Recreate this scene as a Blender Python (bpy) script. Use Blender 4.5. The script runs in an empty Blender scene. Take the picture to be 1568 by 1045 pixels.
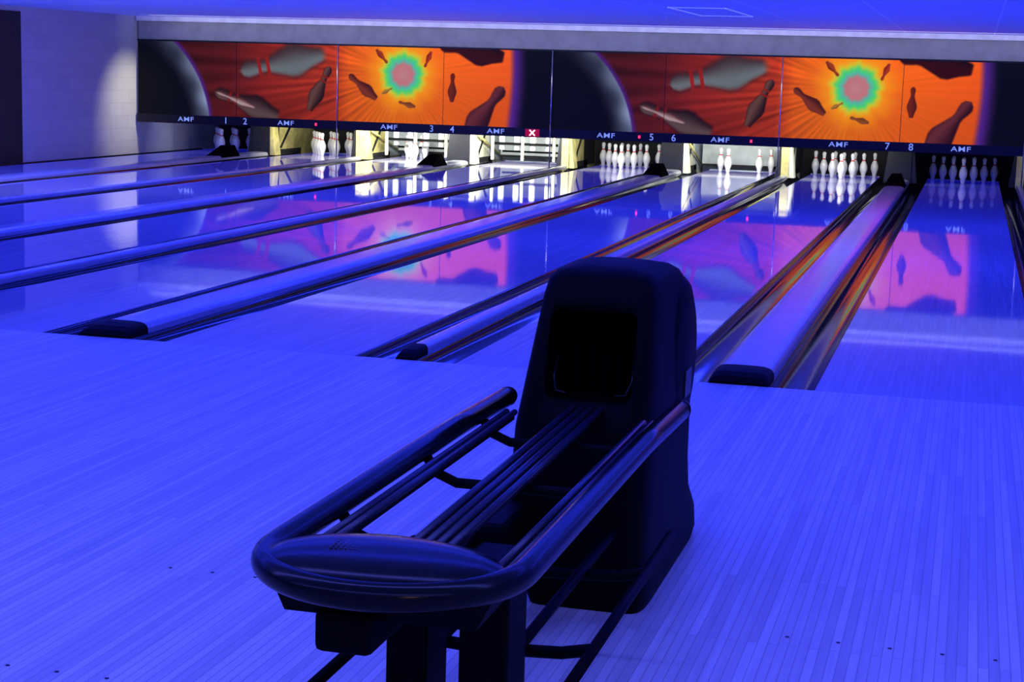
import bpy, numpy as np, math, random
from mathutils import Vector, Matrix
random.seed(4); rng=np.random.RandomState(3)
sc=bpy.context.scene
try:
    sc.view_settings.view_transform='Standard'; sc.view_settings.look='None'
except Exception as e: print(e)
L=1.0668; N=.545; W=.736; PP=2*L+N+W
MY=16.87; ZT=1.79; ZB=.634; ZC=2.17
XL=-3.5*PP; XR=1.5*PP
PI=math.pi

# ---------------- helpers ----------------
def link(o,parent=None):
    sc.collection.objects.link(o)
    if parent: o.parent=parent
    return o
def empty(name):
    e=bpy.data.objects.new(name,None); sc.collection.objects.link(e); return e
def mesh(name,v,f,mat=None,parent=None,smooth=False):
    m=bpy.data.meshes.new(name); m.from_pydata([tuple(map(float,a)) for a in v],[],f); m.update()
    if smooth:
        for p in m.polygons: p.use_smooth=True
    o=bpy.data.objects.new(name,m)
    if mat: m.materials.append(mat)
    return link(o,parent)
def boxvf(x0,x1,y0,y1,z0,z1,b=0):
    v=[(x0,y0,z0),(x1,y0,z0),(x1,y1,z0),(x0,y1,z0),(x0,y0,z1),(x1,y0,z1),(x1,y1,z1),(x0,y1,z1)]
    f=[(0,3,2,1),(4,5,6,7),(0,1,5,4),(1,2,6,5),(2,3,7,6),(3,0,4,7)]
    return v,f
def box(name,x0,x1,y0,y1,z0,z1,mat,parent=None,bev=0):
    v,f=boxvf(x0,x1,y0,y1,z0,z1); o=mesh(name,v,f,mat,parent)
    if bev:
        m=o.modifiers.new('b','BEVEL'); m.width=bev; m.segments=2
    return o
def join(parts):
    V=[];F=[]
    for v,f in parts:
        n=len(V); V+=list(v); F+=[tuple(i+n for i in q) for q in f]
    return V,F
def tubevf(pts,r,seg=14,cap=True,closed=False):
    pts=[Vector(p) for p in pts]; n=len(pts); V=[];F=[]
    up=None
    for i,p in enumerate(pts):
        if closed: t=(pts[(i+1)%n]-pts[i-1])
        else: t=(pts[min(i+1,n-1)]-pts[max(i-1,0)])
        t.normalize()
        if up is None: 
            up=Vector((0,0,1)) if abs(t.z)<.9 else Vector((1,0,0))
        s=t.cross(up); s.normalize(); up=s.cross(t); up.normalize()
        rr=r[i] if isinstance(r,(list,tuple)) else r
        for k in range(seg):
            a=2*PI*k/seg; V.append(p+s*math.cos(a)*rr+up*math.sin(a)*rr)
    m=n if closed else n-1
    for i in range(m):
        j=(i+1)%n
        for k in range(seg):
            k2=(k+1)%seg; F.append((i*seg+k,i*seg+k2,j*seg+k2,j*seg+k))
    if cap and not closed:
        F.append(tuple(range(seg-1,-1,-1))); F.append(tuple((n-1)*seg+k for k in range(seg)))
    return V,F
def tube(name,pts,r,mat,parent=None,seg=14,closed=False):
    v,f=tubevf(pts,r,seg,True,closed); return mesh(name,v,f,mat,parent,True)
def extrudeY(profile,y0,y1,closed=False,ny=1):
    n=len(profile);V=[];F=[]
    for j in range(ny+1):
        y=y0+(y1-y0)*j/ny
        V+=[(x,y,z) for x,z in profile]
    for j in range(ny):
        for i in range(n if closed else n-1):
            k=(i+1)%n; F.append((j*n+i,j*n+k,(j+1)*n+k,(j+1)*n+i))
    if closed:
        F.append(tuple(range(n))); F.append(tuple(ny*n+i for i in range(n-1,-1,-1)))
    return V,F

# ---------------- materials ----------------
def newmat(name):
    m=bpy.data.materials.new(name); m.use_nodes=True; nt=m.node_tree
    return m,nt,nt.nodes['Principled BSDF']
def mat(name,col,rough=.5,metal=0,spec=.5,var=.12,scale=6,emit=None,es=0,bump=0):
    m,nt,b=newmat(name); n=nt.nodes; l=nt.links
    tc=n.new('ShaderNodeTexCoord'); no=n.new('ShaderNodeTexNoise'); no.inputs['Scale'].default_value=scale; no.inputs['Detail'].default_value=3
    l.new(tc.outputs['Object'],no.inputs['Vector'])
    cr=n.new('ShaderNodeValToRGB'); l.new(no.outputs['Fac'],cr.inputs['Fac'])
    cr.color_ramp.elements[0].position=.3; cr.color_ramp.elements[1].position=.7
    cr.color_ramp.elements[0].color=tuple(c*(1-var) for c in col)+(1,); cr.color_ramp.elements[1].color=tuple(min(1,c*(1+var)) for c in col)+(1,)
    l.new(cr.outputs['Color'],b.inputs['Base Color'])
    b.inputs['Roughness'].default_value=rough; b.inputs['Metallic'].default_value=metal; b.inputs['Specular IOR Level'].default_value=spec
    if emit: b.inputs['Emission Color'].default_value=tuple(emit)+(1,); b.inputs['Emission Strength'].default_value=es
    if bump:
        bp=n.new('ShaderNodeBump'); bp.inputs['Strength'].default_value=bump; bp.inputs['Distance'].default_value=.01
        l.new(no.outputs['Fac'],bp.inputs['Height']); l.new(bp.outputs['Normal'],b.inputs['Normal'])
    return m
def boards(name,c1,c2,mort,rough,spec,row=.0268,blen=1.6,wav=0,glow=0):
    m,nt,b=newmat(name); n=nt.nodes; l=nt.links
    tc=n.new('ShaderNodeTexCoord'); sp=n.new('ShaderNodeSeparateXYZ'); cb=n.new('ShaderNodeCombineXYZ')
    l.new(tc.outputs['Object'],sp.inputs[0]); l.new(sp.outputs['Y'],cb.inputs['X']); l.new(sp.outputs['X'],cb.inputs['Y'])
    br=n.new('ShaderNodeTexBrick'); l.new(cb.outputs[0],br.inputs['Vector'])
    br.inputs['Color1'].default_value=c1+(1,); br.inputs['Color2'].default_value=c2+(1,); br.inputs['Mortar'].default_value=mort+(1,)
    br.inputs['Scale'].default_value=1; br.inputs['Mortar Size'].default_value=.0014; br.inputs['Brick Width'].default_value=blen; br.inputs['Row Height'].default_value=row
    br.offset=.37
    mp=n.new('ShaderNodeMapping'); mp.inputs['Scale'].default_value=(30,1.2,1); l.new(tc.outputs['Object'],mp.inputs['Vector'])
    no=n.new('ShaderNodeTexNoise'); no.inputs['Scale'].default_value=1.5; no.inputs['Detail'].default_value=4; l.new(mp.outputs[0],no.inputs['Vector'])
    mx=n.new('ShaderNodeMixRGB'); mx.blend_type='MULTIPLY'; mx.inputs['Fac'].default_value=.45
    l.new(br.outputs['Color'],mx.inputs['Color1']); l.new(no.outputs['Fac'],mx.inputs['Color2'])
    g=n.new('ShaderNodeBrightContrast'); g.inputs['Bright'].default_value=.05; l.new(mx.outputs[0],g.inputs['Color'])
    l.new(g.outputs[0],b.inputs['Base Color'])
    b.inputs['Roughness'].default_value=rough; b.inputs['Specular IOR Level'].default_value=spec
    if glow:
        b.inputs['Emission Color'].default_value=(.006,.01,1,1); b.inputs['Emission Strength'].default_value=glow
    if wav:
        n2=n.new('ShaderNodeTexNoise'); n2.inputs['Scale'].default_value=1.3; n2.inputs['Detail'].default_value=2; l.new(tc.outputs['Object'],n2.inputs['Vector'])
        bp=n.new('ShaderNodeBump'); bp.inputs['Strength'].default_value=wav; bp.inputs['Distance'].default_value=.01
        l.new(n2.outputs['Fac'],bp.inputs['Height']); l.new(bp.outputs['Normal'],b.inputs['Normal'])
    return m
M_app=boards('approach_maple',(.80,.76,.72),(.58,.55,.52),(.38,.36,.35),.40,.3)
M_lane=boards('lane_maple_oiled',(.58,.54,.52),(.50,.46,.44),(.42,.39,.38),.035,.72,wav=.04,glow=.17)  # glow puts even blue light into the lane surface as emission
M_gut=mat('gutter_plastic',(.010,.010,.018),.08,0,.26)
M_cap=mat('divider_cap_plastic',(.4,.4,.45),.2,0,.5,.05)
M_blk=mat('black_plastic',(.0025,.0025,.003),.55,0,.05)
M_blkg=mat('black_gloss_plastic',(.003,.005,.005),.20,0,.18)
M_void=mat('dark_cavity',(.001,.001,.001),.9,0,.03)
M_strip=mat('fascia_black',(.010,.010,.018),.4,0,.3)
M_white=mat('pin_white',(.85,.85,.85),.25,0,.5,.02)
M_red=mat('pin_red_stripe',(.7,.03,.03),.3)
M_kick=mat('kickback_panel_yellow',(.62,.55,.20),.5,0,.4,.35,5)
M_kickw=mat('kickback_panel_white',(.78,.78,.58),.5,0,.4,.2,5)
M_grey=mat('pit_board_grey',(.55,.60,.62),.5)
M_pitd=mat('pit_cushion_black',(.012,.012,.016),.8)
M_chrome=mat('chrome',(.7,.7,.72),.15,1)
M_fascia=mat('bulkhead_paint',(.36,.36,.35),.7)
M_trim=mat('ceiling_edge_trim',(.9,.9,.88),.5)
M_num=mat('number_glow',(.2,.3,.5),.5,emit=(.3,.42,1),es=.6)
M_redl=mat('red_led',(.4,0,0),.5,emit=(1,.02,.08),es=3)
M_dark=mat('dark_frame',(.01,.01,.015),.6)
M_rail=mat('rail_blue_black',(.016,.02,.045),.3,0,.35)
M_gridglow=mat('white_grid_glow',(.9,.9,.9),.4,emit=(.4,.5,1),es=.25)

def blockmat():
    m,nt,b=newmat('painted_cinder_block'); n=nt.nodes; l=nt.links
    tc=n.new('ShaderNodeTexCoord'); sp=n.new('ShaderNodeSeparateXYZ'); cb=n.new('ShaderNodeCombineXYZ')
    l.new(tc.outputs['Object'],sp.inputs[0]); l.new(sp.outputs['Y'],cb.inputs['X']); l.new(sp.outputs['Z'],cb.inputs['Y'])
    br=n.new('ShaderNodeTexBrick'); l.new(cb.outputs[0],br.inputs['Vector']); br.inputs['Scale'].default_value=1
    br.inputs['Color1'].default_value=(.60,.6,.6,1); br.inputs['Color2'].default_value=(.56,.56,.56,1); br.inputs['Mortar'].default_value=(.5,.5,.5,1)
    br.inputs['Brick Width'].default_value=.4; br.inputs['Row Height'].default_value=.2; br.inputs['Mortar Size'].default_value=.005
    l.new(br.outputs['Color'],b.inputs['Base Color']); b.inputs['Roughness'].default_value=.5
    bp=n.new('ShaderNodeBump'); bp.invert=True; bp.inputs['Strength'].default_value=.3; bp.inputs['Distance'].default_value=.008
    l.new(br.outputs['Fac'],bp.inputs['Height']); l.new(bp.outputs['Normal'],b.inputs['Normal'])
    return m
M_block=blockmat()
def ceilmat():
    m,nt,b=newmat('ceiling_tile'); n=nt.nodes; l=nt.links
    tc=n.new('ShaderNodeTexCoord'); br=n.new('ShaderNodeTexBrick'); l.new(tc.outputs['Object'],br.inputs['Vector']); br.inputs['Scale'].default_value=1
    br.offset=0; br.inputs['Color1'].default_value=(.7,.7,.7,1); br.inputs['Color2'].default_value=(.66,.66,.66,1); br.inputs['Mortar'].default_value=(.95,.95,.95,1)
    br.inputs['Brick Width'].default_value=1.2; br.inputs['Row Height'].default_value=.6; br.inputs['Mortar Size'].default_value=.012
    l.new(br.outputs['Color'],b.inputs['Base Color']); b.inputs['Roughness'].default_value=.7
    b.inputs['Emission Color'].default_value=(.03,.07,1,1); b.inputs['Emission Strength'].default_value=.34  # blue light put into the tiles as emission, in place of uplights
    return m
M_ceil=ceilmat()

# ---------------- room ----------------
box('floor',XL-.02,XR+.04,-10.98,-.001,-.25,0,M_app)
box('floor_subbase',XL-.02,XR+.04,0,20.28,-.3,-.22,M_dark)
box('wall_left',XL-.25,XL-.03,-11,20.3,-.3,3.3,M_block)
box('wall_right',XR+.05,XR+.25,-11,20.3,-.3,3.3,M_block)
box('wall_back',XL-.25,XR+.25,20.3,20.5,-.3,3.3,M_dark)
box('wall_front',XL-.25,XR+.25,-11.2,-11,-.3,3.3,M_block)
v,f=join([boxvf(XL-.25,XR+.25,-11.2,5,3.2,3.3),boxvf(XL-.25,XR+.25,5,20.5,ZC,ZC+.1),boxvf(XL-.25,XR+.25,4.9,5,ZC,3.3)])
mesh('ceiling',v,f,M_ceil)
box('bulkhead',XL,XR,MY+.03,MY+.14,ZT+.022,ZC-.002,M_fascia)
box('trim_1',XL,XR,MY-.05,MY+.02,ZC-.075,ZC-.002,M_trim)
box('door_1',XL-.029,XL+.004,12.2,13.40,-.03,2.1,M_dark)
def grid_glow(x0,x1,y0,y1):  # thin emissive strips imitate tile grid lines catching light
    E=empty('ceiling_grid_glow'); z0,z1=ZC-.010,ZC-.002; t=.008
    box('frame_1',x0,x1,y0,y0+t*3,z0,z1,M_gridglow,E); box('frame_2',x0,x1,y1-t*3,y1,z0,z1,M_gridglow,E)
    box('frame_3',x0,x0+t,y0,y1,z0,z1,M_gridglow,E); box('frame_4',x1-t,x1,y0,y1,z0,z1,M_gridglow,E)
grid_glow(-2.10,-1.5,9.4,11.6)

# ---------------- lanes, gutters, dividers ----------------
def lane_center(i): # i=1..10
    pair=(i-1)//2-3; s=-1 if i%2 else 1
    return pair*PP+s*(W/2+L/2)
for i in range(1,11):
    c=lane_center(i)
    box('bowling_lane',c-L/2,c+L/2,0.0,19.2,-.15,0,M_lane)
GD=.09
def gutter(x0,x1,par=None):
    x0+=.001;x1-=.001
    c=(x0+x1)/2; r=(x1-x0)/2
    pr=[(x0,-.15),(x0,-.004)]
    pr+=[(c-r*.96*math.cos(a),-.008-GD*math.sin(a)) for a in np.linspace(0,PI,15)]
    pr+=[(x1,-.004),(x1,-.15)]
    V,F=extrudeY(pr,0.002,19.2)
    return mesh('lane_gutter' if par is None else 'gutter',V,F,M_gut,par,True)
KY=17.85
def divider(xc,w,h,wide,gw):
    E=empty('lane_divider')
    gutter(xc-w/2-gw,xc-w/2,E); gutter(xc+w/2,xc+w/2+gw,E)
    n=14
    def arch(k=1): return [(xc-k*w/2*math.copysign(abs(math.cos(a))**.45,math.cos(a)),h*(math.sin(a))**.6) for a in np.linspace(0,PI,n)]
    pr=[(xc-w/2,-.15)]+arch()+[(xc+w/2,-.15)]
    V,F=extrudeY(pr,.12,KY-.05,True); mesh('cap',V,F,M_cap,E,False)
    V=[];F=[];ys=[.002,.03,.08,.16,.24]; hs=[.25,.65,.95,1.08,1.1]
    pr=[(xc-w/2*1.03,-.15)]+arch(1.03)+[(xc+w/2*1.03,-.15)]
    for y,hh in zip(ys,hs): V+=[(x,y,z*hh if z>0 else z) for x,z in pr]
    m=len(pr)
    for j in range(len(ys)-1):
        for i in range(m): F.append((j*m+i,j*m+(i+1)%m,(j+1)*m+(i+1)%m,(j+1)*m+i))
    F.append(tuple(range(m))); F.append(tuple((len(ys)-1)*m+i for i in range(m-1,-1,-1)))
    mesh('end_cap',V,F,M_blk,E)
    if wide:
        a=w/2
        V=[(xc-a,16.0,.03),(xc+a,16.0,.03),(xc+a,16.7,.03),(xc-a,16.7,.03),(xc-a*.75,16.25,.12),(xc+a*.75,16.25,.12),(xc-a*.45,16.42,.2),(xc+a*.45,16.42,.2),(xc-a*.45,16.68,.2),(xc+a*.45,16.68,.2)]
        F=[(0,1,5,4),(4,5,7,6),(6,7,9,8),(8,9,2,3),(0,4,6,8,3),(1,2,9,7,5),(0,3,2,1)]
        mesh('ball_return_hatch',V,F,M_void,E)
    return E
GW=.225
for k in range(-3,2): divider(k*PP,W-2*GW,.055,True,GW)
for k in range(-3,1): divider((k+.5)*PP,N-2*GW,.045,False,GW)
gutter(XL+.01,XL+.01+.25)
gutter(XR-.26,XR-.01)

# ---------------- pit ends ----------------
def kick(x,w,k):
    E=empty('kickback_partition')
    mt={-3:M_kick,-2.5:M_kick,-2:M_kickw,-1.5:M_kick,-1:M_kickw,-.5:M_kickw}.get(k,M_dark)
    box('panel',x-w/2,x+w/2,KY+.04,20.2,-.2,1.5,mt,E)
    box('front_edge',x-w/2-.01,x+w/2+.01,KY,KY+.04,0,1.5,M_dark if w>.2 else M_kick,E)
    for s in (-1,1):
        V=[(x+s*w/2,KY+.01,0),(x+s*(w/2+.1),KY+.01,0),(x+s*(w/2+.04),KY+.01,.5),(x+s*w/2,KY+.01,.5),(x+s*w/2,KY+.25,0),(x+s*(w/2+.1),KY+.25,0),(x+s*(w/2+.04),KY+.25,.5),(x+s*w/2,KY+.25,.5)]
        mesh('curb_plate',V,[(0,1,2,3),(4,7,6,5),(1,5,6,2),(0,4,5,1),(3,2,6,7)],mt if s>0 else M_dark,E)
        fx=x+s*(w/2+.004)
        a,b=min(fx,fx+s*.006),max(fx,fx+s*.006)
        box('kick_plate',a,b,KY+.3,19.2,.0,.08,M_pitd,E)
        box('edge_strip',a,b,KY+.35,KY+.40,.08,.62,M_dark,E)
        if k!=-3:
            box('rear_kick_plate',a,b,18.95,19.75,0,.62,M_pitd if k in(0,1,-.5,.5,-1.5) or s<0 else M_grey,E)
        V=[(fx,KY+.42,.10),(fx,KY+.50,.10),(fx,KY+1.1,.60),(fx,KY+1.0,.60)]
        V+=[(p[0]+s*.008,p[1],p[2]) for p in V]
        mesh('angled_brace',V,[(0,1,2,3),(7,6,5,4),(0,4,5,1),(1,5,6,2),(2,6,7,3),(3,7,4,0)],M_dark,E)
for k in range(-3,2): kick(k*PP,W-2*GW,k)
for k in range(-3,1): kick((k+.5)*PP,N-2*GW,k+.5)
prof=[(0,.0255),(.01,.028),(.057,.0358),(.086,.0454),(.114,.0571),(.149,.0605),(.184,.0565),(.216,.0453),(.238,.0350),(.257,.0260),(.275,.0235),(.292,.0238),(.318,.0272),(.343,.0323),(.360,.0300),(.372,.0215),(.379,.010),(.381,0.0005)]
def pinvf(x,y,z0=0,seg=16):
    V=[];F=[];n=len(prof)
    for z,r in prof:
        V+=[(x+r*math.cos(2*PI*k/seg),y+r*math.sin(2*PI*k/seg),z+z0) for k in range(seg)]
    for i in range(n-1):
        for k in range(seg): F.append((i*seg+k,i*seg+(k+1)%seg,(i+1)*seg+(k+1)%seg,(i+1)*seg+k))
    F.append(tuple(range(seg-1,-1,-1)))
    return V,F
pos={}
idx=1
for r in range(4):
    for c in range(r+1):
        pos[idx]=((-r/2+c)*.3048,18.288+r*.264); idx+=1
PINS={1:range(1,11),2:range(1,11),3:(1,2,4,5,8),4:(),5:range(1,11),6:(2,4,6,10),7:range(1,11),8:range(1,11),9:range(1,11),10:range(1,11)}
for i,ps in PINS.items():
    ps=list(ps)
    if not ps: continue
    c=lane_center(i); V=[];F=[];mi=[]
    for p in ps:
        v,f=pinvf(c+pos[p][0],pos[p][1]); n=len(V); V+=v; F+=[tuple(a+n for a in q) for q in f]
        for q in f: 
            z=sum(v[a][2] for a in q)/len(q); mi.append(1 if (.255<z<.268 or .285<z<.30) and len(q)==4 else 0)
    o=mesh('bowling_pins',V,F,M_white,None,True); o.data.materials.append(M_red)
    for p,m_ in zip(o.data.polygons,mi): p.material_index=m_
BRIGHT={3:1,4:1,6:1}
POW={1:3,2:15,3:70,4:75,5:16,6:34,7:17,8:1.6,9:3,10:3}
COL={1:(.25,.3,1),8:(.5,.55,1),2:(1,.97,.8)}
for i in range(1,11):
    c=lane_center(i); hw=L/2+.2
    E=empty('pinsetter_machine')
    br=i in BRIGHT
    box('pit_cushion',c-hw,c+hw,19.75,19.9,-.2,1.0,M_grey if br else M_pitd,E)
    box('pit_floor',c-hw,c+hw,19.21,19.75,-.2,-.1,M_pitd,E)
    box('pin_table',c-hw+.05,c+hw-.05,18.1,19.4,.62,.75,M_blk,E)
    box('tail_plank',c-L/2,c+L/2,19.2,19.23,-.1,.012,M_grey,E)
    if br:
        y=19.35 if i==6 else 19.45
        box('sweep_board',c-hw+.05,c+hw-.05,y,y+.03,.05,.42,M_grey,E,.005)
        box('sweep_bottom_bar',c-hw+.05,c+hw-.05,y-.03,y,.05,.09,M_pitd,E)
        for s in (-1,1):
            tube('sweep_arm',[(c+s*(hw-.03),y,.1),(c+s*(hw-.03),17.6,.6)],.02,M_kick,E,8)
    if i==4 or i==3:
        for q in (-.4,-.15,.12,.38):
            tube('pin_holder',[(c+q,18.5,.62),(c+q,18.5,.22)],.05,M_white if q>0 else M_grey,E,10)
        box('table_crossbar',c-.55,c+.55,18.4,18.44,.30,.34,M_blk,E)
        box('table_crossbar_low',c-.5,c+.5,18.9,18.94,.16,.19,M_blk,E)
        for q in (-.52,-.02,.5): box('table_post',c+q-.02,c+q+.02,18.35,18.39,.06,.62,M_kickw,E)
    ld=bpy.data.lights.new('pindeck_lamp','AREA'); ld.shape='RECTANGLE'; ld.size=.9; ld.size_y=.12; ld.energy=POW[i]; ld.color=COL.get(i,(.98,1,.90))
    lo=link(bpy.data.objects.new('pindeck_lamp',ld)); lo.location=(c,17.35,.70); lo.rotation_euler=Vector((0,.75,-.35)).to_track_quat('-Z','Y').to_euler()

# ---------------- masking units with painted art ----------------
def s2l(c): 
    c=np.asarray(c,float)/255.; return np.where(c<=.04045,c/12.92,((c+.055)/1.055)**2.4)
PW=PP/2; PH=ZT-ZB
def sst(a,b,x): 
    t=np.clip((x-a)/(b-a),0,1); return t*t*(3-2*t)
def mixc(A,B,m): return A*(1-m[...,None])+B*m[...,None]
def C(*c): return np.array(c,float)
prS=np.array([0,.03,.15,.3,.39,.57,.68,.74,.83,.90,.96,1.0]); prR=np.array([.06,.07,.10,.157,.159,.10,.064,.061,.078,.085,.06,0])
def paintpin(img,X,Y,bx,by,hx,hy,lit,dark,stripe=None,fat=1.0,soft=.02):
    dx,dy=hx-bx,hy-by; Lp=math.hypot(dx,dy); ux,uy=dx/Lp,dy/Lp
    d=((X-bx)*ux+(Y-by)*uy); s=d/Lp; t=(-(X-bx)*uy+(Y-by)*ux)/Lp
    r=np.interp(s,prS,prR)*fat
    m=(1-sst(-soft,soft,np.abs(t)-r))*sst(-soft,soft,s)*(1-sst(1-soft,1+soft,s))
    tt=t/np.maximum(r,.02)
    sh=np.clip(.55+.55*tt,0,1)*np.sqrt(np.clip(1-tt**2,0,1))
    col=dark+(lit-dark)*sh[...,None]
    if stripe is not None:
        sm=((np.abs(s-.66)<.02)|(np.abs(s-.76)<.02)).astype(float); col=mixc(col,stripe,sm*.9)
    return mixc(img,np.broadcast_to(col,img.shape),m)
def art(X,Y):
    U=X/PW
    st=[0,.5,.95,1.25,1.95,2.1,2.5,3.0,3.6]; cs=np.array([(45,10,16),(62,18,22),(86,24,26),(124,32,28),(168,50,28),(218,88,22),(240,112,18),(240,98,18),(234,86,20)],float)
    img=np.stack([np.interp(U,st,cs[:,k]) for k in range(3)],-1)
    sx,sy=2.62*PW,.64*PH
    ang=np.arctan2(Y-sy,X-sx); r=np.hypot(X-sx,Y-sy)
    sk=np.zeros_like(X)
    for q in range(18):
        fq=rng.randint(10,120); sk+=np.sin(ang*fq+rng.rand()*6+ .8*np.sin(r*3+q))
    sk/=5
    amp=np.interp(U,[0,.6,2,2.9,3.05,4],[.22,.24,.12,.06,.02,.02])*sst(.35,1.0,r)
    img=img*(1+amp*sk)[...,None]
    img=img*(.9+.14*sst(0,1,Y/PH))[...,None]
    wob=1+.04*np.sin(ang*9)+.03*np.sin(ang*17+1)
    rr=r/wob
    def disc(img,c,a,b,k=1): return mixc(img,np.broadcast_to(C(*c),img.shape),(1-sst(a,b,rr))*k)
    img=disc(img,(250,165,20),.32,.70,.7)
    img=disc(img,(205,200,50),.30,.43)
    img=disc(img,(70,205,115),.25,.35)
    img=disc(img,(85,180,160),.20,.27)
    img=disc(img,(190,115,120),.14,.22)
    img=disc(img,(185,135,135),.0,.15,.6)
    P=lambda u,v:(u*PW,v*PH)
    D=C(64,22,18)
    def pp(img,u0,v0,u1,v1,lit,dark,stripe=None,fat=1.0,soft=.02):
        a=P(u0,v0);b=P(u1,v1); return paintpin(img,X,Y,a[0],a[1],b[0],b[1],lit,dark,stripe,fat,soft)
    img=pp(img,2.36,.96,2.47,.78,C(170,70,30),C(110,30,20)); img=pp(img,2.88,.95,2.82,.74,C(180,60,30),C(120,25,20))
    img=pp(img,2.74,.22,2.58,.28,C(150,80,40),C(100,50,20)); img=pp(img,2.42,.38,2.52,.46,C(170,140,60),C(130,70,30))
    img=pp(img,2.37,.31,2.10,.62,C(140,60,42),D)
    img=pp(img,1.86,.88,1.03,.62,C(118,138,142),C(56,34,40),C(150,25,22),1.15,.05)
    img=pp(img,1.72,.13,1.92,.72,C(118,80,70),C(34,16,18),C(130,25,20))
    img=pp(img,1.42,.04,.78,.34,C(108,88,88),C(32,16,20),C(130,20,20),1.0,.035)
    img=pp(img,1.18,.14,.80,.33,C(205,185,185),C(90,45,50),None,.5,.04)
    img=pp(img,3.55,.90,2.95,1.05,C(60,12,14),C(28,8,14),None,1.2)
    img=pp(img,3.08,.30,3.085,.68,C(120,40,20),C(75,22,18))
    img=pp(img,3.20,-.18,3.56,.52,C(120,52,58),C(38,12,22),None,1.1)
    cx,cy,R=-.60,-.25,1.86
    pr=np.hypot(X-cx,Y-cy)
    img=mixc(img,np.broadcast_to(C(70,30,120),img.shape),(1-sst(R,R+.10,pr))*(U<1.5))
    ins=(1-sst(R-.015,R+.015,pr))*(U<1.5)
    rim=np.clip((pr-(R-.36))/.36,0,1)**1.4; nz=.8+.2*np.sin(X*9+Y*5)*np.sin(Y*11-X*4)
    br=rim*nz*np.interp(Y/PH,[0,.3,.8,1],[1,.95,.7,.45])
    pl=np.stack([9+145*br,10+160*br,22+185*br],-1)
    img=mixc(img,pl,ins)
    e=3.60+.03*np.sin(Y*2)
    img=mixc(img,np.broadcast_to(C(75,35,130),img.shape),sst(-.03,.04,U-e))
    img=mixc(img,np.broadcast_to(C(9,10,22),img.shape),sst(.02,.16,U-e))
    return np.clip(img,0,255)
M_art,nt,b=newmat('printed_mask_graphic')
at=nt.nodes.new('ShaderNodeAttribute'); at.attribute_name='art'
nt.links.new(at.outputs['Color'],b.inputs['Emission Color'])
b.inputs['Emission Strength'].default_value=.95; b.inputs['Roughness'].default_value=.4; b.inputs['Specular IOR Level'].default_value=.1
mb=nt.nodes.new('ShaderNodeMixRGB'); mb.blend_type='MULTIPLY'; mb.inputs['Fac'].default_value=1; mb.inputs['Color2'].default_value=(.08,.08,.08,1)
nt.links.new(at.outputs['Color'],mb.inputs['Color1']); nt.links.new(mb.outputs[0],b.inputs['Base Color'])
nx,nz=200,136
MU=empty('masking_unit')
for k in range(10):
    x0=XL+k*PW+.004; x1=XL+(k+1)*PW-.004; u0=(k%4)*PW
    xs=np.linspace(x0,x1,nx); zs=np.linspace(ZB,ZT,nz); Xg,Zg=np.meshgrid(xs,zs)
    rng=np.random.RandomState(7)
    img=art(Xg-(XL+k*PW)+u0,Zg-ZB)
    co=np.stack([Xg,np.full_like(Xg,MY),Zg],-1).reshape(-1,3)
    m=bpy.data.meshes.new('graphic_panel'); 
    ii=(np.arange(nz-1)[:,None]*nx+np.arange(nx-1)[None,:]).reshape(-1)
    fc=np.stack([ii,ii+1,ii+nx+1,ii+nx],-1)
    m.vertices.add(len(co)); m.vertices.foreach_set('co',co.ravel()); m.loops.add(fc.size); m.loops.foreach_set('vertex_index',fc.ravel().astype(np.int32))
    m.polygons.add(len(fc)); m.polygons.foreach_set('loop_start',(np.arange(len(fc))*4).astype(np.int32)); 
    m.update(calc_edges=True); m.validate()
    a=m.color_attributes.new('art','FLOAT_COLOR','POINT')
    c4=np.concatenate([s2l(img.reshape(-1,3)),np.ones((len(co),1))],1); a.data.foreach_set('color',c4.ravel().astype(np.float32))
    m.materials.append(M_art); o=bpy.data.objects.new('graphic_panel',m); link(o,MU)
box('backing_board',XL,XR,MY+.005,MY+.02,ZB-.13,ZT+.0,M_strip,MU)
box('number_strip',XL,XR,MY-.03,MY+.005,ZB-.135,ZB,M_strip,MU)
box('top_rail',XL,XR,MY-.02,MY+.005,ZT-.005,ZT+.02,M_strip,MU)
def text(s,x,z,size,mt,sx=1):
    cu=bpy.data.curves.new('lettering','FONT'); cu.body=s; cu.size=size; cu.extrude=.001; cu.offset=.001; cu.align_x='CENTER'; cu.align_y='CENTER'; cu.space_character=1.12; cu.materials.append(mt)
    o=bpy.data.objects.new('lettering',cu); o.location=(x,MY-.034,z); o.rotation_euler=(PI/2,0,0); o.scale=(sx,1,1); link(o,MU)
zs_=ZB-.068
for k in range(10):
    text('AMF',XL+(k+.5)*PW,zs_,.10,M_num,1.35)
for k in range(-3,2):
    text(str(2*(k+3)+1),k*PP-.165,zs_,.14,M_num); text(str(2*(k+3)+2),k*PP+.165,zs_,.14,M_num)
for x in (-2.5*PP-.35,-PP*.5-.40,-PP-.35):
    box('red_lamp',x-.015,x+.015,MY-.036,MY-.03,zs_-.02,zs_+.02,M_redl,MU)
xx=-1.5*PP-.28
box('red_display',xx-.11,xx+.11,MY-.034,MY-.03,zs_-.055,zs_+.055,mat('red_display',(.1,0,.01),.5,emit=(.6,0,.04),es=.5),MU)
g_=mat('display_glyph',(.9,.7,.8),.5,emit=(1,.45,.6),es=6)
for s in (-1,1):
    tube('x_symbol_bar',[(xx-.04,MY-.04,zs_-s*.04),(xx+.04,MY-.04,zs_+s*.04)],.008,g_,MU,6)
for k in (-3,-2,-1,0,1):
    x=(k-.5)*PP
    if k>-3: tube('support_post',[(x,MY-.045,.047),(x,MY-.045,ZT)],.010,M_chrome,MU,8)

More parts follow.
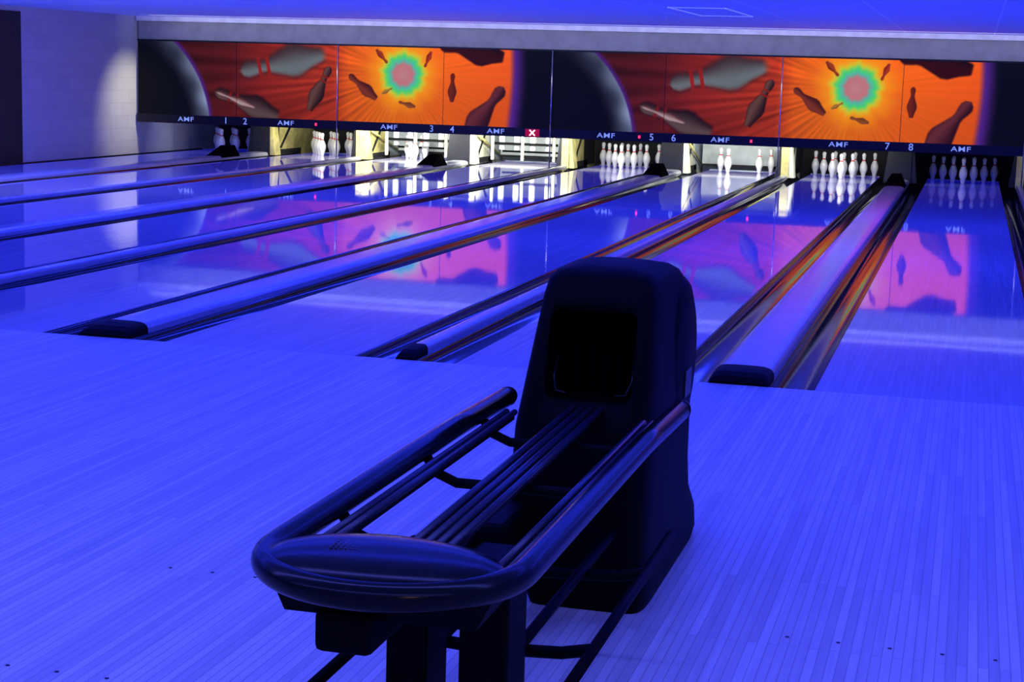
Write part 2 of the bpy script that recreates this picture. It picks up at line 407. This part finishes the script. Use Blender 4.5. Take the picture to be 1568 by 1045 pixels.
# ---------------- ball return ----------------
BR=empty('ball_return'); cx=.055
secs=[(0,.168,-3.68,-2.72,.2,.060),(.03,.176,-3.69,-2.70,.2,.058),(.10,.184,-3.70,-2.72,.22,.050),(.2,.198,-3.71,-2.86,.24,.036),(.3,.203,-3.72,-2.90,.26,.032),(.5,.198,-3.71,-2.90,.26,.036),(.65,.186,-3.68,-2.86,.26,.046),(.78,.172,-3.65,-2.9,.26,.052),(.86,.164,-3.62,-3.0,.26,.055),(.905,.155,-3.595,-3.10,.28,.055),(.928,.138,-3.57,-3.18,.32,.055),(.942,.08,-3.5,-3.26,.4,.055)]
V=[];F=[];sg=48
for z,hw,yf,yb,e,cc in secs:
    yc=(yf+yb)/2; hy=(yb-yf)/2
    for k in range(sg):
        a=2*PI*k/sg; c_,s_=math.cos(a),math.sin(a)
        V.append((cc+hw*math.copysign(abs(c_)**e,c_),yc+hy*math.copysign(abs(s_)**e,s_),z))
for i in range(len(secs)-1):
    for k in range(sg): F.append((i*sg+k,i*sg+(k+1)%sg,(i+1)*sg+(k+1)%sg,(i+1)*sg+k))
F.append(tuple(range(sg-1,-1,-1))); F.append(tuple((len(secs)-1)*sg+k for k in range(sg)))
hood=mesh('lift_hood',V,F,M_blk,BR,True)
cv,cf=boxvf(-.065,.178,-4.0,-3.45,.59,.83); cutm=bpy.data.meshes.new('cut'); cutm.from_pydata(cv,[],cf); cutm.materials.append(M_void); cut=bpy.data.objects.new('cut',cutm); sc.collection.objects.link(cut)
bm=cut.modifiers.new('bv','BEVEL'); bm.width=.03; bm.segments=4
md=hood.modifiers.new('bool','BOOLEAN'); md.object=cut; md.operation='DIFFERENCE'; md.solver='EXACT'
try: md.material_mode='TRANSFER'
except Exception: pass
dg=bpy.context.evaluated_depsgraph_get(); nm=bpy.data.meshes.new_from_object(hood.evaluated_get(dg)); hood.modifiers.clear(); hood.data=nm
bpy.data.objects.remove(cut)
for q in range(6):
    x=-.055+.205*q/5.*1.02
    box('rubber_flap',x-.002,x+.018,-3.56,-3.552,.60,.82,M_void,BR)
tube('ball_guide',[(-.05,-3.60,.70),(-.053,-3.63,.64),(-.04,-3.655,.607),(-.01,-3.66,.603)],.005,M_blkg,BR,8)
tube('ball_guide',[(.165,-3.60,.70),(.168,-3.63,.64),(.155,-3.655,.607),(.125,-3.66,.603)],.005,M_blkg,BR,8)
for s in (1,-1):
    rings=[(.14,.24),(.155,.24),(.168,.225),(.180,.18),(.184,.01)]
    V=[];F=[]
    for dx,r in rings: V+=[(cx+s*dx,-3.12+r*math.cos(2*PI*k/32),.64+r*math.sin(2*PI*k/32)) for k in range(32)]
    for i in range(4):
        for k in range(32): F.append((i*32+k,i*32+(k+1)%32,(i+1)*32+(k+1)%32,(i+1)*32+k))
    F.append(tuple(4*32+k for k in range(32)))
    mesh('wheel_housing',V,F,M_blk,BR,True)
box('label_plate',cx+.1845,cx+.187,-3.16,-3.06,.52,.60,mat('label_grey',(.10,.10,.12),.5),BR)
box('side_bracket',-.215,-.08,-3.98,-3.6,.10,.30,M_blk,BR,.02)
rx=.075; hw=.238; zr=.60
pts=[(rx-hw+.012,-3.75,zr)]+[(rx-hw,y,zr) for y in (-4.2,-4.7,-5.1,-5.3)]
pts+=[(rx-hw*math.cos(a),-5.32-.235*math.sin(a),zr) for a in np.linspace(.12,PI-.12,26)]
pts+=[(rx+hw,y,zr) for y in (-5.3,-5.1,-4.7,-4.2)]+[(rx+hw+.012,-3.75,zr)]
tube('rack_loop_tube',pts,.026,M_blkg,BR,18)
for x in (rx-hw+.012,rx+hw+.012):
    tube('tube_end_cap',[(x,-3.755,zr),(x,-3.735,zr),(x,-3.72,zr)],[.027,.024,.012],M_blkg,BR,16)
V=[];F=[];rg=[(1,0.0),(.99,.018),(.93,.03),(.8,.040),(.6,.048),(.35,.053),(.05,.055)]
for s,z in rg:
    for k in range(48):
        a=2*PI*k/48; yy=math.sin(a); 
        V.append((rx+.226*s*math.cos(a),-5.40+(.125 if yy>0 else .155)*s*yy,zr-.005+z))
for i in range(len(rg)-1):
    for k in range(48): F.append((i*48+k,i*48+(k+1)%48,(i+1)*48+(k+1)%48,(i+1)*48+k))
F.append(tuple((len(rg)-1)*48+k for k in range(48))); F.append(tuple(range(47,-1,-1)))
mesh('hand_dryer_pad',V,F,M_blkg,BR,True)
for a_ in range(6):
    for b_ in range(5):
        x=rx-.08+a_*.009; y=-5.45+b_*.012
        tube('dryer_vent',[(x,y,zr+.041),(x,y,zr+.0485)],.0025,M_rail,BR,8)
V=[(-.13,-5.42,.57),(.28,-5.42,.57),(.26,-5.2,.57),(-.11,-5.2,.57),(-.12,-5.38,.50),(.24,-5.38,.50),(.24,-5.15,.50),(-.1,-5.15,.50)]
mesh('pad_housing',V,[(0,3,2,1),(4,5,6,7),(0,1,5,4),(1,2,6,5),(2,3,7,6),(3,0,4,7)],M_blk,BR)
box('pad_motor_box',-.05,.06,-5.42,-5.2,.44,.52,M_blk,BR,.015)
def rail(xc,w,y0,y1,z0,z1,nm):
    parts=[]
    for dx in (-w/2,w/2): parts.append(tubevf([(xc+dx,y0,z0),(xc+dx,y1,z1)],.0085,10))
    v,f=join(parts); mesh(nm,v,f,M_rail,BR,True)
    V=[(xc-w/2,y0,z0-.004),(xc+w/2,y0,z0-.004),(xc+w/2,y1,z1-.004),(xc-w/2,y1,z1-.004),(xc-w/2,y0,z0-.02),(xc+w/2,y0,z0-.02),(xc+w/2,y1,z1-.02),(xc-w/2,y1,z1-.02)]
    mesh(nm+'_web',V,[(0,1,2,3),(4,7,6,5),(0,4,5,1),(1,5,6,2),(2,6,7,3),(3,7,4,0)],M_blk,BR)
rail(-.112,.022,-5.28,-3.86,.58,.58,'left_rail')
rail(.035,.026,-5.28,-3.6,.555,.575,'centre_rail_a'); rail(.085,.026,-5.28,-3.6,.555,.575,'centre_rail_b')
rail(.256,.022,-5.28,-3.86,.58,.58,'right_rail')
for y in (-5.0,-4.45,-3.98):
    pts=[(-.16,y,.59),(-.13,y,.545),(-.08,y,.525),(.06,y,.525),(.22,y,.525),(.28,y,.545),(.31,y,.59)]
    tube('cross_bar',pts,.012,M_blk,BR,10)
for x in (-.175,-.02,.155,.31):
    tube('lower_rail',[(x,-5.15,.25),(x,-3.72,.25)],.013,M_blk,BR,10)
for y in (-5.15,-4.70,-4.1):
    tube('lower_cross_bar',[(-.175,y,.25),(-.1,y,.235),(.06,y,.225),(.24,y,.235),(.31,y,.25)],.014,M_blk,BR,10)
for x,w in ((.018,.042),(.175,.05)):
    box('leg',x-w,x+w,-5.1,-4.95,0,.54,M_blk,BR,.01)
box('foot_plate',-.12,.30,-5.2,-4.85,0,.02,M_blk,BR,.006)

vs=[];
for yy in (-3.72,-4.6):
    for c in [lane_center(i) for i in range(1,11)]:
        for q in range(-2,3):
            x=c+q*.134; n=10
            vs.append(([(x+.006*math.cos(2*PI*k/n),yy+.006*math.sin(2*PI*k/n),.0012) for k in range(n)],[tuple(range(n))]))
v,f=join(vs); mesh('approach_marker_dots',v,f,M_dark)

# ---------------- lights ----------------
def area(name,loc,size,sy,power,col,direction=(0,0,-1)):
    ld=bpy.data.lights.new(name,'AREA'); ld.shape='RECTANGLE'; ld.size=size; ld.size_y=sy; ld.energy=power; ld.color=col
    o=link(bpy.data.objects.new(name,ld)); o.location=loc; o.rotation_euler=Vector(direction).to_track_quat('-Z','Y').to_euler(); return o
xc=(XL+XR)/2
DB=(.018,.032,1)
for y,p in ((6.5,430),(10.3,460)): area('blacklight_tube',(xc,y,ZC-.03),16,.3,p,DB)
for y,p in ((2.5,330),(-1.5,190)): area('blacklight_tube',(xc,y,3.15),16,.3,p,(.018,.028,1))
for y,p in ((-5,210),(-8.5,190)): area('blacklight_tube',(xc+2,y,3.15),14,.3,p,(.11,.13,1))
sd=bpy.data.lights.new('wall_spot','SPOT'); sd.energy=110; sd.color=(1,.93,.66); sd.spot_size=1.15; sd.spot_blend=1; sd.shadow_soft_size=.05
so=link(bpy.data.objects.new('wall_spot',sd)); so.location=(XL+1.6,16.65,1.5); so.rotation_euler=Vector((-1.6,-.08,-.75)).to_track_quat('-Z','Y').to_euler()
area('wall_fill',(XL+3.2,8.0,ZC-.04),1.5,.15,70,(.40,.42,1),(-1,1.6,-.45))  # added blue fill, out of view, to brighten the left wall
area('cove_lamp',(xc,MY-.7,ZC-.05),16,.1,24,(.85,.88,1),(0,1,-.10))
area('foyer_lamp',(2.5,-10,2.6),.8,.4,10,(1,.6,.3),(-.2,.6,-.5))
w=bpy.data.worlds.new('w'); sc.world=w; w.use_nodes=True; w.node_tree.nodes['Background'].inputs[0].default_value=(.01,.012,.05,1); w.node_tree.nodes['Background'].inputs[1].default_value=.3

# ---------------- camera ----------------
pos_=(1.02301,-8.13271,1.47131); yaw,pit,rol,f=.26010,.15731,.02941,2656.27
cy_,sy_=math.cos(yaw),math.sin(yaw); cp,sp=math.cos(pit),math.sin(pit)
fw=Vector((-sy_*cp,cy_*cp,-sp)); rt=Vector((cy_,sy_,0)); up=rt.cross(fw)
r2=rt*math.cos(rol)+up*math.sin(rol); u2=up*math.cos(rol)-rt*math.sin(rol)
cd=bpy.data.cameras.new('camera'); cd.sensor_width=36; cd.sensor_fit='HORIZONTAL'; cd.lens=36*f/1600; cd.clip_start=.05; cd.clip_end=100
co=bpy.data.objects.new('camera',cd); sc.collection.objects.link(co)
M=Matrix(((r2.x,u2.x,-fw.x,pos_[0]),(r2.y,u2.y,-fw.y,pos_[1]),(r2.z,u2.z,-fw.z,pos_[2]),(0,0,0,1)))
co.matrix_world=M; sc.camera=co
